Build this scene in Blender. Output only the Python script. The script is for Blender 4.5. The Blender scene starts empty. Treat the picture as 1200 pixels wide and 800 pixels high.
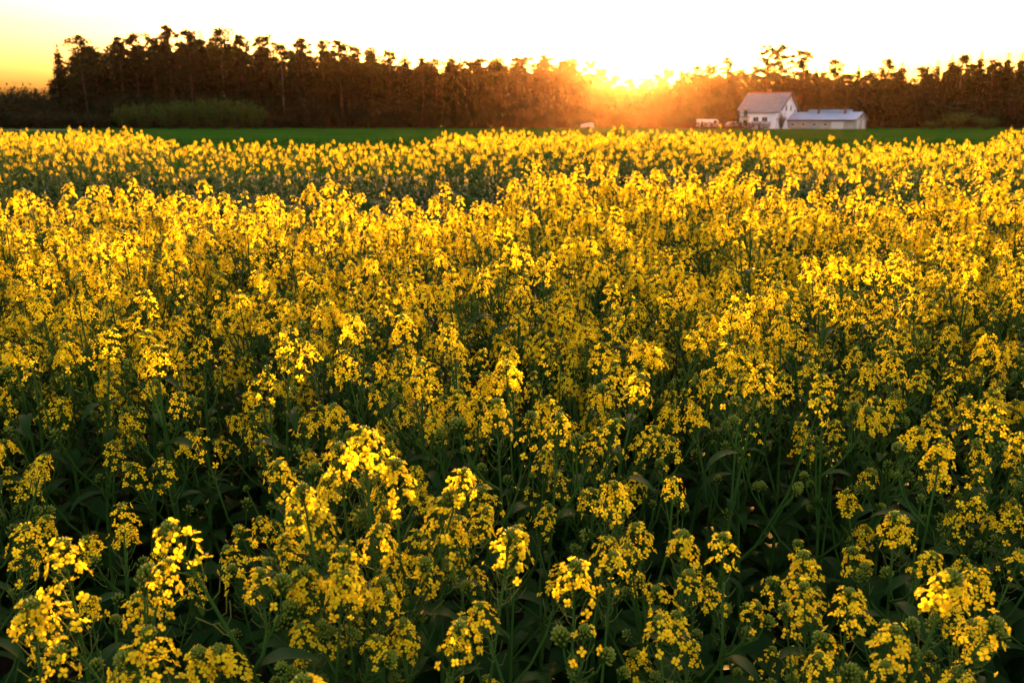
import bpy, math, random
import numpy as np
from mathutils import Matrix, Vector, Euler

R = math.radians
scene = bpy.context.scene
COL = scene.collection

# ------------------------------------------------------------------ camera
CAM_Z = 1.60
PITCH = math.atan(0.258)
F = 1000.0                      # focal length in pixels of the 1200 px wide photograph
cam_d = bpy.data.cameras.new('camera')
cam_d.sensor_width = 36.0
cam_d.lens = 30.0
cam_d.clip_start = 0.05
cam_d.clip_end = 6000.0
cam_d.dof.use_dof = True
cam_d.dof.focus_distance = 2.0
cam_d.dof.aperture_fstop = 7.0
cam = bpy.data.objects.new('camera', cam_d)
COL.objects.link(cam)
cam.location = (0, 0, CAM_Z)
cam.rotation_euler = (R(90) - PITCH, 0, 0)
scene.camera = cam

# ------------------------------------------------------------------ sky and sun
SUN_EL, SUN_AZ = 4.7, 7.7       # degrees; azimuth to the right of +Y
world = bpy.data.worlds.new('World')
scene.world = world
world.use_nodes = True
wn, wl = world.node_tree.nodes, world.node_tree.links
wn.clear()
sky = wn.new('ShaderNodeTexSky')
sky.sky_type = 'NISHITA'
sky.sun_disc = False
sky.sun_elevation = R(SUN_EL)
sky.sun_rotation = R(SUN_AZ)
sky.altitude = 100
sky.air_density = 1.0
sky.dust_density = 8.0
sky.ozone_density = 0.0
tint = wn.new('ShaderNodeMix'); tint.data_type = 'RGBA'; tint.blend_type = 'MULTIPLY'
tint.inputs[0].default_value = 1.0
tint.inputs[7].default_value = (1.0, 0.87, 1.0, 1)     # warm white balance, the same all over the sky
bg = wn.new('ShaderNodeBackground'); bg.inputs['Strength'].default_value = 0.15
wo = wn.new('ShaderNodeOutputWorld')
tc = wn.new('ShaderNodeTexCoord'); mp = wn.new('ShaderNodeMapping'); mp.inputs['Scale'].default_value = (1.2, 1.2, 11.0)
cn = wn.new('ShaderNodeTexNoise'); cn.inputs['Scale'].default_value = 2.2; cn.inputs['Detail'].default_value = 5; cn.inputs['Roughness'].default_value = 0.55
cr = wn.new('ShaderNodeMapRange'); cr.inputs[1].default_value = 0.35; cr.inputs[2].default_value = 0.7; cr.inputs[3].default_value = 1.04; cr.inputs[4].default_value = 0.74
cm = wn.new('ShaderNodeMix'); cm.data_type = 'RGBA'; cm.blend_type = 'MULTIPLY'; cm.inputs[0].default_value = 1.0    # thin cloud veils all over the sky
wl.new(tc.outputs['Generated'], mp.inputs['Vector']); wl.new(mp.outputs[0], cn.inputs['Vector']); wl.new(cn.outputs['Fac'], cr.inputs[0])
wl.new(sky.outputs[0], cm.inputs[6]); wl.new(cr.outputs[0], cm.inputs[7])
wl.new(cm.outputs[2], tint.inputs[6]); wl.new(tint.outputs[2], bg.inputs['Color']); wl.new(bg.outputs[0], wo.inputs['Surface'])

sun_d = bpy.data.lights.new('sun', 'SUN')
sun_d.energy = 3.8
sun_d.angle = R(0.6)
sun_d.color = (1.0, 0.46, 0.10)
sun = bpy.data.objects.new('sun', sun_d)
COL.objects.link(sun)
sdir = Vector((math.sin(R(SUN_AZ)) * math.cos(R(SUN_EL)), math.cos(R(SUN_AZ)) * math.cos(R(SUN_EL)), math.sin(R(SUN_EL))))
sun.rotation_euler = sdir.to_track_quat('Z', 'Y').to_euler()
sun.location = sdir * 900

vs = scene.view_settings
scene.display_settings.display_device = 'sRGB'
vs.view_transform = 'Standard'
vs.look = 'None'
vs.exposure = 3.3
vs.gamma = 1.0
vs.use_curve_mapping = False
cy = scene.cycles
cy.max_bounces = 4
cy.diffuse_bounces = 2
cy.glossy_bounces = 2
cy.transmission_bounces = 4
cy.transparent_max_bounces = 4
cy.volume_bounces = 0
cy.use_light_tree = False
cy.use_denoising = True
cy.use_adaptive_sampling = True
cy.adaptive_threshold = 0.013
cy.sample_clamp_indirect = 4.0

# ------------------------------------------------------------------ geometry helpers
def ray(px, py):
    """direction of a photograph pixel, scaled so that its y component is 1"""
    x, v = (px - 600) / F, (400 - py) / F
    c, s = math.cos(PITCH), math.sin(PITCH)
    d = Vector((x, c + v * s, -s + v * c))
    return d / d.y

def at(px, py, Y):
    d = ray(px, py) * Y
    return Vector((d.x, d.y, d.z + CAM_Z))

def ground_z(x, y):
    a = 0.12 * min(1, max(0, (y - 5) / 9)) if y < 26 else 0.12 * max(0, 1 - (y - 26) / 40)
    return a + 0.03 * math.sin(x * .31 + 1) * math.sin(y * .23) * min(1, y / 8)

class MB:
    """collects triangles; build() links them as one mesh object"""
    def __init__(self):
        self.v, self.f, self.m, self.s = [], [], [], []
    def tri(self, a, b, c, m=0, s=False):
        self.f.append((a, b, c)); self.m.append(m); self.s.append(s)
    def quad(self, a, b, c, d, m=0, s=False):
        self.tri(a, b, c, m, s); self.tri(a, c, d, m, s)
    def add(self, pts):
        n = len(self.v); self.v.extend([tuple(p) for p in pts]); return n
    def face(self, pts, m=0):
        n = self.add(pts)
        for i in range(1, len(pts) - 1): self.tri(n, n + i, n + i + 1, m)
    def tube(self, pts, radii, sides=5, m=0, cap=True):
        pts = [Vector(p) for p in pts]
        ring0 = None
        ref = Vector((0.31, 0.77, 0.2))
        for i, p in enumerate(pts):
            t = (pts[min(i + 1, len(pts) - 1)] - pts[max(i - 1, 0)])
            t = t.normalized() if t.length > 1e-9 else Vector((0, 0, 1))
            a = t.cross(ref)
            a = a.normalized() if a.length > 1e-6 else t.orthogonal().normalized()
            b = t.cross(a)
            r = radii[i]
            n = self.add([p + a * (r * math.cos(2 * math.pi * k / sides)) + b * (r * math.sin(2 * math.pi * k / sides)) for k in range(sides)])
            if ring0 is not None:
                for k in range(sides):
                    k2 = (k + 1) % sides
                    self.quad(ring0 + k, ring0 + k2, n + k2, n + k, m, True)
            ring0 = n
        if cap:
            for k in range(1, sides - 1): self.tri(ring0, ring0 + k, ring0 + k + 1, m)
    def box(self, x0, x1, y0, y1, z0, z1, m=0):
        n = self.add([(x0, y0, z0), (x1, y0, z0), (x1, y1, z0), (x0, y1, z0), (x0, y0, z1), (x1, y0, z1), (x1, y1, z1), (x0, y1, z1)])
        for q in ((0, 3, 2, 1), (4, 5, 6, 7), (0, 1, 5, 4), (1, 2, 6, 5), (2, 3, 7, 6), (3, 0, 4, 7)):
            self.quad(*[n + i for i in q], m)
    def prism(self, poly, y0, y1, m=0):
        """poly in (x, z) counter-clockwise, extruded along y"""
        k = len(poly)
        a = self.add([(x, y0, z) for x, z in poly]); b = self.add([(x, y1, z) for x, z in poly])
        for i in range(1, k - 1):
            self.tri(a, a + i, a + i + 1, m); self.tri(b, b + i + 1, b + i, m)
        for i in range(k):
            j = (i + 1) % k
            self.quad(a + i, b + i, b + j, a + j, m)
    def ellip(self, c, r, seg=6, rings=4, m=0, rot=None):
        c = Vector(c); idx = []
        for i in range(rings + 1):
            th = math.pi * i / rings
            ring = []
            for k in range(seg):
                ph = 2 * math.pi * k / seg
                p = Vector((r[0] * math.sin(th) * math.cos(ph), r[1] * math.sin(th) * math.sin(ph), r[2] * math.cos(th)))
                if rot is not None: p = rot @ p
                ring.append(c + p)
            idx.append(self.add(ring if 0 < i < rings else ring[:1]))
        for i in range(rings):
            for k in range(seg):
                k2 = (k + 1) % seg
                if i == 0: self.tri(idx[0], idx[1] + k, idx[1] + k2, m, True)
                elif i == rings - 1: self.tri(idx[i] + k, idx[rings], idx[i] + k2, m, True)
                else: self.quad(idx[i] + k, idx[i + 1] + k, idx[i + 1] + k2, idx[i] + k2, m, True)
    def put(self, other, M, m=None):
        n = len(self.v)
        self.v.extend([tuple(M @ Vector(p)) for p in other.v])
        self.f.extend([(a + n, b + n, c + n) for a, b, c in other.f])
        self.m.extend(other.m if m is None else [m] * len(other.m)); self.s.extend(other.s)
    def arrays(self):
        return (np.array(self.v, dtype=np.float32).reshape(-1, 3), np.array(self.f, dtype=np.int32).reshape(-1, 3),
                np.array(self.m, dtype=np.int32), np.array(self.s, dtype=bool))
    def mesh(self, name, mats):
        return mesh_from(name, *self.arrays(), mats)
    def build(self, name, mats, parent=None, loc=None):
        return link(name, self.mesh(name, mats), parent, loc)

def mesh_from(name, V, Fa, Mi, S, mats):
    me = bpy.data.meshes.new(name)
    me.vertices.add(len(V)); me.vertices.foreach_set('co', V.astype(np.float32).ravel())
    me.loops.add(len(Fa) * 3); me.loops.foreach_set('vertex_index', Fa.astype(np.int32).ravel())
    me.polygons.add(len(Fa))
    me.polygons.foreach_set('loop_start', np.arange(0, len(Fa) * 3, 3, dtype=np.int32))
    for mt in (mats if isinstance(mats, (list, tuple)) else [mats]): me.materials.append(mt)
    me.polygons.foreach_set('material_index', Mi.astype(np.int32))
    me.polygons.foreach_set('use_smooth', S)
    me.update(calc_edges=True)
    return me

def link(name, me, parent=None, loc=None, M=None):
    o = bpy.data.objects.new(name, me)
    COL.objects.link(o)
    if parent is not None: o.parent = parent
    if loc is not None: o.location = loc
    if M is not None: o.matrix_basis = M
    return o

def empty(name, loc=(0, 0, 0), rz=0.0, sc=1.0):
    o = link(name, None, loc=loc)
    o.empty_display_size = 0.2
    o.rotation_euler = (0, 0, rz); o.scale = (sc, sc, sc)
    return o

def tag(o, label=None, cat=None, group=None, kind=None):
    if label: o['label'] = label
    if cat: o['category'] = cat
    if group: o['group'] = group
    if kind: o['kind'] = kind
    return o

def bake(name, protos, places, mats):
    """one mesh out of many placed copies; protos are array tuples, places (index, 4x4)"""
    Vs, Fs, Ms, Ss, n = [], [], [], [], 0
    for i, M in places:
        V, Fa, Mi, S = protos[i]
        A = np.array(M, dtype=np.float32)
        Vs.append(V @ A[:3, :3].T + A[:3, 3]); Fs.append(Fa + n); Ms.append(Mi); Ss.append(S); n += len(V)
    return link(name, mesh_from(name, np.concatenate(Vs), np.concatenate(Fs), np.concatenate(Ms), np.concatenate(Ss), mats))

def TRS(loc, rot=(0, 0, 0), sc=1.0):
    s = Vector((sc, sc, sc)) if not isinstance(sc, (tuple, Vector)) else Vector(sc)
    return Matrix.LocRotScale(Vector(loc), Euler(rot), s)

def align(d, roll=0.0):
    """rotation matrix taking +Z to d"""
    return Vector(d).to_track_quat('Z', 'Y').to_matrix().to_4x4() @ Matrix.Rotation(roll, 4, 'Z')

# ------------------------------------------------------------------ materials
def mat(name, col, col2=None, noise=6.0, rough=0.7, trans=0.0, tcol=None, spec=0.3, metal=0.0, rand=0.0, world_noise=False, bump=0.0):
    m = bpy.data.materials.new(name); m.use_nodes = True
    nt = m.node_tree; n, l = nt.nodes, nt.links
    n.clear()
    out = n.new('ShaderNodeOutputMaterial')
    bs = n.new('ShaderNodeBsdfPrincipled')
    bs.inputs['Roughness'].default_value = rough
    bs.inputs['Specular IOR Level'].default_value = spec
    bs.inputs['Metallic'].default_value = metal
    c = n.new('ShaderNodeMix'); c.data_type = 'RGBA'
    c.inputs[6].default_value = (*col, 1); c.inputs[7].default_value = (*(col2 or col), 1)
    tx = n.new('ShaderNodeTexNoise'); tx.inputs['Scale'].default_value = noise; tx.inputs['Detail'].default_value = 3
    if world_noise:
        g = n.new('ShaderNodeNewGeometry'); l.new(g.outputs['Position'], tx.inputs['Vector'])
    else:
        g = n.new('ShaderNodeTexCoord'); l.new(g.outputs['Object'], tx.inputs['Vector'])
    rp = n.new('ShaderNodeMapRange'); rp.inputs[1].default_value = 0.32; rp.inputs[2].default_value = 0.68
    l.new(tx.outputs['Fac'], rp.inputs[0]); l.new(rp.outputs[0], c.inputs[0])
    colout = c.outputs[2]
    if rand:
        oi = n.new('ShaderNodeObjectInfo')
        hv = n.new('ShaderNodeHueSaturation')
        mr = n.new('ShaderNodeMapRange'); mr.inputs[3].default_value = 1 - rand; mr.inputs[4].default_value = 1 + rand
        l.new(oi.outputs['Random'], mr.inputs[0]); l.new(mr.outputs[0], hv.inputs['Value']); l.new(colout, hv.inputs['Color'])
        colout = hv.outputs[0]
    l.new(colout, bs.inputs['Base Color'])
    if bump:
        b = n.new('ShaderNodeBump'); b.inputs['Strength'].default_value = bump; b.inputs['Distance'].default_value = 0.05
        l.new(tx.outputs['Fac'], b.inputs['Height']); l.new(b.outputs[0], bs.inputs['Normal'])
    if trans:
        tr = n.new('ShaderNodeBsdfTranslucent')
        if tcol: tr.inputs['Color'].default_value = (*tcol, 1)
        else: l.new(colout, tr.inputs['Color'])
        mx = n.new('ShaderNodeMixShader'); mx.inputs[0].default_value = trans
        l.new(bs.outputs[0], mx.inputs[1]); l.new(tr.outputs[0], mx.inputs[2]); l.new(mx.outputs[0], out.inputs['Surface'])
    else:
        l.new(bs.outputs[0], out.inputs['Surface'])
    return m

M_petal = mat('petal', (0.91, 0.74, 0.018), (0.87, 0.56, 0.008), 45, 0.7, trans=0.5, spec=0.05, rand=0.0, world_noise=True)
M_eye = mat('flower_eye', (0.55, 0.48, 0.03), (0.42, 0.40, 0.03), 200, 0.6, trans=0.3, spec=0.15)
M_bud = mat('bud', (0.10, 0.18, 0.015), (0.20, 0.23, 0.016), 160, 0.6, trans=0.25, spec=0.2, world_noise=True)
M_stem = mat('stem', (0.035, 0.085, 0.012), (0.022, 0.06, 0.010), 12, 0.7, trans=0.05, spec=0.02, world_noise=True)
M_pod = mat('pod', (0.10, 0.17, 0.03), (0.14, 0.16, 0.035), 60, 0.6, trans=0.2, spec=0.05, world_noise=True)
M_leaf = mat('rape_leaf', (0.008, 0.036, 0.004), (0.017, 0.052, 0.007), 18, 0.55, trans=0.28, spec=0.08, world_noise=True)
RAPE = [M_stem, M_petal, M_bud, M_leaf, M_pod, M_eye]       # slots 0..5

M_soil = mat('soil', (0.035, 0.024, 0.016), (0.06, 0.042, 0.028), 9, 0.95, spec=0.1, bump=0.6)
M_meadow = mat('meadow', (0.009, 0.042, 0.004), (0.02, 0.062, 0.008), 0.12, 1.0, spec=0.0)
M_grass = mat('grass_blade', (0.013, 0.055, 0.005), (0.02, 0.068, 0.008), 0.4, 0.8, trans=0.15, spec=0.0, world_noise=True)
M_track = mat('track', (0.16, 0.13, 0.10), (0.22, 0.19, 0.15), 1.5, 0.95, spec=0.1)

# ------------------------------------------------------------------ ground
def sheet(name, xs, ys, dz, m, zf=ground_z):
    b = MB()
    for y in ys:
        for x in xs: b.add([(x, y, zf(x, y) + dz)])
    w = len(xs)
    for j in range(len(ys) - 1):
        for i in range(w - 1):
            a = j * w + i
            b.quad(a, a + 1, a + w + 1, a + w, 0, True)
    return b.build(name, m)

xs = [-1500, -700, -300, -140, -70, -40] + [x * 2.0 for x in range(-14, 15)] + [40, 70, 140, 300, 700, 1500]
ys = [-1500, -700, -250, -80, -30, -10] + [y * 1.5 for y in range(-2, 22)] + [36, 44, 55, 66, 80, 120, 180, 300, 600, 1500]
tag(sheet('ground', xs, ys, 0.0, M_meadow), kind='structure', label='green meadow and forest floor reaching to the horizon')
tag(sheet('soil', [x * 1.5 for x in range(-16, 17)], [y * 1.0 for y in range(-3, 25)], 0.012, M_soil), kind='structure', label='dark soil under the rapeseed crop')

# farm track along the far left edge of the meadow
b = MB()
pts = [(-150, 166), (-128, 160), (-112, 158), (-98, 159), (-80, 164)]
for i in range(len(pts) - 1):
    (x0, y0), (x1, y1) = pts[i], pts[i + 1]
    n = b.add([(x0, y0 - 4, .03), (x1, y1 - 4, .03), (x1, y1 + 4, .034), (x0, y0 + 4, .034)])
    b.quad(n, n + 1, n + 2, n + 3)
tag(b.build('farm_track', M_track), kind='structure', label='pale farm track at the foot of the trees')

# ------------------------------------------------------------------ rapeseed pieces
def petal(b, M, r, w, cup, m=1, detail=True):
    if detail:
        p = [(0.06 * r, 0, 0), (.50 * r, w, .16 * r + cup), (.50 * r, -w, .16 * r + cup), (.55 * r, 0, .10 * r),
             (.93 * r, .82 * w, .20 * r), (.93 * r, -.82 * w, .20 * r), (1.03 * r, 0, .13 * r - cup * .5)]
        n = b.add([M @ Vector(q) for q in p])
        b.tri(n, n + 3, n + 1, m, True); b.tri(n, n + 2, n + 3, m, True)
        b.quad(n + 1, n + 3, n + 6, n + 4, m, True); b.quad(n + 3, n + 2, n + 5, n + 6, m, True)
    else:
        n = b.add([M @ Vector(q) for q in [(0, 0, 0), (.75 * r, -w, .2 * r), (1.0 * r, 0, .12 * r), (.75 * r, w, .2 * r)]])
        b.quad(n, n + 1, n + 2, n + 3, m)

def flower(seed, detail=True, r=0.0086):
    rr = random.Random(seed); b = MB()
    for k in range(4):
        a = k * math.pi / 2 + rr.uniform(-.14, .14)
        tilt = rr.uniform(-.30, .34)
        M = Matrix.Rotation(a, 4, 'Z') @ Matrix.Rotation(-tilt, 4, 'Y')
        petal(b, M, r * rr.uniform(.9, 1.1), r * rr.uniform(.34, .42), r * rr.uniform(.02, .14), 1, detail)
    if detail:
        for k in range(6):                                   # stamens round the pistil
            a = k * math.pi / 3
            e = (math.cos(a) * r * .24, math.sin(a) * r * .24, r * .55)
            s = r * .075
            n = b.add([(0, 0, 0), (e[0] - s, e[1], e[2]), (e[0] + s, e[1] + s, e[2]), (e[0], e[1] - s, e[2] + 2.2 * s)])
            b.tri(n, n + 1, n + 2, 5); b.tri(n + 1, n + 3, n + 2, 5)
    return b

FLOWERS = [flower(s) for s in range(4)]
FLOWERS_LO = [flower(s + 10, False, 0.0098) for s in range(3)]

def bud_cluster(seed, lod, size=1.0):
    rr = random.Random(seed * 7 + 1); b = MB()
    n = (30, 16, 5)[lod]
    for i in range(n):
        t = (i + .5) / n
        a = i * 2.4
        rad = .0115 * math.sqrt(t) * size
        z = .016 * (1 - t * t) * size + rr.uniform(-.001, .001)
        d = Vector((math.cos(a) * rad, math.sin(a) * rad, .010)).normalized()
        rot = align(d).to_3x3()
        k = size * (1.0 if lod < 2 else 1.9)
        b.ellip((math.cos(a) * rad, math.sin(a) * rad, z), (.0021 * k, .0021 * k, .0044 * k), 5 if lod == 0 else 4, 3 if lod < 2 else 2, 2, rot)
        if lod < 2:
            b.tube([(0, 0, -.012 * size), (math.cos(a) * rad * .9, math.sin(a) * rad * .9, z - .003)], [.0005, .0005], 3, 0, False)
    return b

def raceme(seed, nfl, lod):
    """frame: origin on the stem below the flowers, +Z along the axis. returns (axis mesh, flower matrices, bud matrix)"""
    rr = random.Random(seed * 13 + 5); ax = MB()
    L = rr.uniform(.048, .085) if seed not in (2, 5, 10, 12) else rr.uniform(.09, .13)
    pod0 = rr.uniform(-.13, -.05)
    ax.tube([(0, 0, -.02), (0, 0, L * .5), (0, 0, L)], [.0019, .0017, .0011], (5, 4, 3)[lod], 0)
    fl = []
    a = rr.uniform(0, 6)
    for i in range(nfl):
        t = i / max(1, nfl - 1)                              # 0 = bottom, 1 = top
        z = L * (.10 + .88 * t ** .85) + rr.uniform(-.007, .007)
        a += 2.4 + rr.uniform(-.5, .5)
        out = (.033 - .019 * t) * rr.uniform(.75, 1.2)
        up = (.006 + .008 * t) + rr.uniform(-.004, .004)
        p0 = Vector((0, 0, z - .012)); p1 = Vector((math.cos(a) * out, math.sin(a) * out, z + up))
        if lod == 2:
            ax.tube([p0, p1], [.0010, .0008], 3, 0, False) if i % 2 == 0 else None
        else:
            mid = (p0 + p1) / 2 + Vector((math.cos(a), math.sin(a), 0)) * .003
            ax.tube([p0, mid, p1], [.0007, .0006, .0006], 3, 0, False)
        d = Vector((math.cos(a), math.sin(a), rr.uniform(.1, .9) + .6 * t)) + Vector((rr.uniform(-.45, .45), rr.uniform(-.45, .45), 0))
        s = (rr.uniform(.85, 1.12) if rr.random() < .85 else rr.uniform(.5, .8)) * (1 - .12 * t)
        fl.append(Matrix.Translation(p1) @ align(d.normalized(), rr.uniform(0, 6)) @ Matrix.Scale(s, 4))
    for i in range((11, 8, 3)[lod]):                         # young pods below the flowers
        z = pod0 * (1 - i / 11.0)
        a += 2.4
        d = Vector((math.cos(a), math.sin(a), 0))
        p0 = Vector((0, 0, z)); l2 = rr.uniform(.018, .034)
        pts = [p0, p0 + d * .014 + Vector((0, 0, .005)), p0 + d * (.016 + l2 * .45) + Vector((0, 0, .008 + l2 * .75))]
        ax.tube(pts, [.0006, .0007, .0009] if lod < 2 else [.0009, .001, .001], 3, 4, False)
    bm_ = Matrix.Translation((0, 0, L)) @ Matrix.Scale(rr.uniform(.9, 1.25), 4)
    return ax, fl, bm_

def leaf(seed, L, W, lobed, lod):
    rr = random.Random(seed * 3 + 11); b = MB()
    n = (7, 4, 3)[lod]
    droop = rr.uniform(.5, 1.3)
    prev = None
    y, z, ang = 0.0, 0.0, rr.uniform(.5, .9)
    for i in range(n + 1):
        t = i / n
        w = W * (math.sin(math.pi * min(1, t * .93 + .07)) ** .7) * (1 if not lobed or i % 2 else .72) if t < 1 else 0.002
        fold = w * .35
        wave = rr.uniform(-.1, .1) * w
        k = b.add([(-w, y, z + fold + wave), (0, y, z), (w, y, z + fold - wave)])
        if prev is not None:
            b.quad(prev, prev + 1, k + 1, k, 3, True); b.quad(prev + 1, prev + 2, k + 2, k + 1, 3, True)
        prev = k
        y += math.cos(ang) * L / n; z += math.sin(ang) * L / n; ang -= droop / n * 1.6
    return b

NRAC = 14
RAC = {lod: [raceme(s, [18, 25, 31, 22, 36, 14, 27, 33, 20, 9, 12, 38, 16, 24][s] if lod < 2 else [13, 16, 20, 15, 22, 11, 18, 20, 14, 8, 10, 23, 12, 16][s], lod) for s in range(NRAC)] for lod in (0, 1, 2)}
BUDS = {lod: [bud_cluster(s, lod) for s in range(3)] for lod in (0, 1, 2)}
BIGLEAF = {lod: [leaf(s, .21, .045, True, lod) for s in range(4)] for lod in (0, 1, 2)}
SMALLLEAF = {lod: [leaf(s + 20, .10, .013, False, lod) for s in range(3)] for lod in (0, 1, 2)}

def skeleton(seed, nbr):
    """a plant 1.15 m high: stem runs, flower head frames (raceme id, matrix), bud tips and leaf frames"""
    rr = random.Random(seed * 101 + 3)
    H = 1.07
    runs, heads, tips, leaves = [], [], [], []
    bow = Vector((rr.uniform(-.07, .07), rr.uniform(-.07, .07), 0))
    lean = Vector((rr.uniform(-.06, .06), rr.uniform(-.06, .06), 0))
    def main(t): return Vector((0, 0, H * t)) + lean * t * t + bow * math.sin(math.pi * t) * .6
    runs.append(([main(t) for t in (0, .15, .3, .45, .6, .75, .88, 1)], [.0068, .0064, .006, .0054, .0046, .0038, .003, .0021]))
    heads.append((rr.choice([2, 4, 7, 1, 11, 13]), Matrix.Translation(main(1)) @ align((main(1) - main(.9)).normalized(), rr.uniform(0, 6))))
    a = rr.uniform(0, 6)
    for k in range(nbr):
        t = .45 + .45 * (k + rr.uniform(.1, .9)) / nbr
        a += 2.4 + rr.uniform(-.5, .5)
        p = main(t)
        d = Vector((math.cos(a), math.sin(a), 0))
        top = H * rr.uniform(.74, .985)
        rise = max(.10, top - p.z)
        reach = rise * rr.uniform(.28, .55) + .03
        q = [p, p + d * reach * .45 + Vector((0, 0, rise * .25)), p + d * reach * .8 + Vector((0, 0, rise * .6)), p + d * reach + Vector((0, 0, rise))]
        runs.append((q, [.0034, .003, .0026, .0018]))
        M = Matrix.Translation(q[-1]) @ align((q[-1] - q[-2]).normalized(), rr.uniform(0, 6)) @ Matrix.Scale(rr.uniform(.66, 1.02), 4)
        if rr.random() < .88: heads.append((rr.randrange(NRAC), M))
        else: tips.append((rr.randrange(3), M))
        leaves.append((1, rr.randrange(3), Matrix.Translation(p) @ Matrix.Rotation(a - math.pi / 2, 4, 'Z') @ Matrix.Rotation(rr.uniform(-.5, .1), 4, 'X') @ Matrix.Scale(rr.uniform(.8, 1.4), 4)))
        for _sh in range(rr.choice([0, 1, 1, 2, 2])):         # short shoots that still carry only buds
            c = rr.uniform(.35, .7)
            s0 = q[1].lerp(q[2], c)
            d2 = Vector((math.cos(a + rr.choice([-1.1, 1.1])), math.sin(a + 1.1), 0))
            s1 = s0 + d2 * rr.uniform(.03, .06) + Vector((0, 0, rr.uniform(.05, .11)))
            runs.append(([s0, s0.lerp(s1, .5) + d2 * .01, s1], [.002, .0017, .0013]))
            tips.append((rr.randrange(3), Matrix.Translation(s1) @ align((s1 - s0).normalized()) @ Matrix.Scale(rr.uniform(.8, 1.3), 4)))
    for k in range(rr.randrange(4, 6)):
        t = .22 + .33 * k / 4 + rr.uniform(-.03, .03)
        a += 2.2
        leaves.append((0, rr.randrange(4), Matrix.Translation(main(t)) @ Matrix.Rotation(a, 4, 'Z') @ Matrix.Rotation(rr.uniform(-.4, .15), 4, 'X') @ Matrix.Scale(rr.uniform(.6, 1.1) * (1.15 - .95 * t), 4)))
    return runs, heads, tips, leaves

NV = 16
SKEL = [skeleton(s, [6, 7, 8, 7, 4, 8, 6, 7, 9, 5, 7, 4, 8, 6, 9, 5][s]) for s in range(NV)]
SKEL_FAR = [skeleton(s + 40, [2, 3, 2, 3, 2, 1][s % 6]) for s in range(8)]
SKEL_GREEN = []
for s in range(4):                                            # plants of the gap: hardly in flower
    r_, h_, t_, l_ = skeleton(s + 70, 4)
    SKEL_GREEN.append((r_, h_[:1] if s % 2 else [], t_ + [(i % 3, M) for i, (k, M) in enumerate(h_[1:])], l_))

def stem_mesh(sk, lod):
    b = MB()
    for pts, rad in sk[0]: b.tube(pts, rad, (6, 4, 3)[lod], 0)
    return b

def head_joined(k, lod):
    ax, fl, bmx = RAC[lod][k]
    b = MB(); b.put(ax, Matrix.Identity(4))
    for i, M in enumerate(fl):
        b.put((FLOWERS if lod == 0 else FLOWERS_LO)[(i * 7 + k) % (4 if lod == 0 else 3)], M if lod < 2 else M @ Matrix.Scale(1.12, 4))
    return b

def plant_joined(sk, lod):
    b = stem_mesh(sk, lod)
    for k, M in sk[1]:
        b.put(head_joined(k, lod), M); b.put(BUDS[lod][k % 3], M @ RAC[lod][k][2])
    for k, M in sk[2]: b.put(BUDS[lod][k], M)
    for big, k, M in sk[3]: b.put((SMALLLEAF if big else BIGLEAF)[lod][k], M)
    return b

# shared meshes of the single plants
ME_stem = [stem_mesh(s, 0).mesh('stem', RAPE) for s in SKEL]
ME_axis = [r_[0].mesh('flower_head', RAPE) for r_ in RAC[0]]
ME_head1 = [head_joined(k, 1).mesh('flower_head', RAPE) for k in range(NRAC)]
ME_flower = [f.mesh('flower', RAPE) for f in FLOWERS]
ME_bud = {0: [x.mesh('bud_cluster', RAPE) for x in BUDS[0]], 1: [x.mesh('bud_cluster', RAPE) for x in BUDS[1]]}
ME_big = [x.mesh('leaf', RAPE) for x in BIGLEAF[0]]
ME_small = [x.mesh('leaf', RAPE) for x in SMALLLEAF[0]]

def rape_plant(var, loc, rz, sc, tilt, label, group, single_flowers):
    root = link('rapeseed_plant', None)
    root.empty_display_size = .1
    root.matrix_basis = Matrix.Translation(loc) @ Matrix.Rotation(tilt[1], 4, 'Y') @ Matrix.Rotation(tilt[0], 4, 'X') @ Matrix.Rotation(rz, 4, 'Z') @ Matrix.Scale(sc, 4)
    tag(root, label, 'plant', group)
    sk = SKEL[var]
    link('stem', ME_stem[var], root)
    for k, M in sk[1]:
        if single_flowers:
            h = link('flower_head', ME_axis[k], root, M=M)
            for i, FM in enumerate(RAC[0][k][1]): link('flower', ME_flower[(i * 7 + k) % 4], h, M=FM)
            link('bud_cluster', ME_bud[0][k % 3], h, M=RAC[0][k][2])
        else:
            h = link('flower_head', ME_head1[k], root, M=M)
            link('bud_cluster', ME_bud[1][k % 3], h, M=RAC[1][k][2])
    for k, M in sk[2]: link('bud_cluster', ME_bud[0 if single_flowers else 1][k], root, M=M)
    for small, k, M in sk[3]: link('leaf', (ME_small if small else ME_big)[k], root, M=M)
    return root

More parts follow.
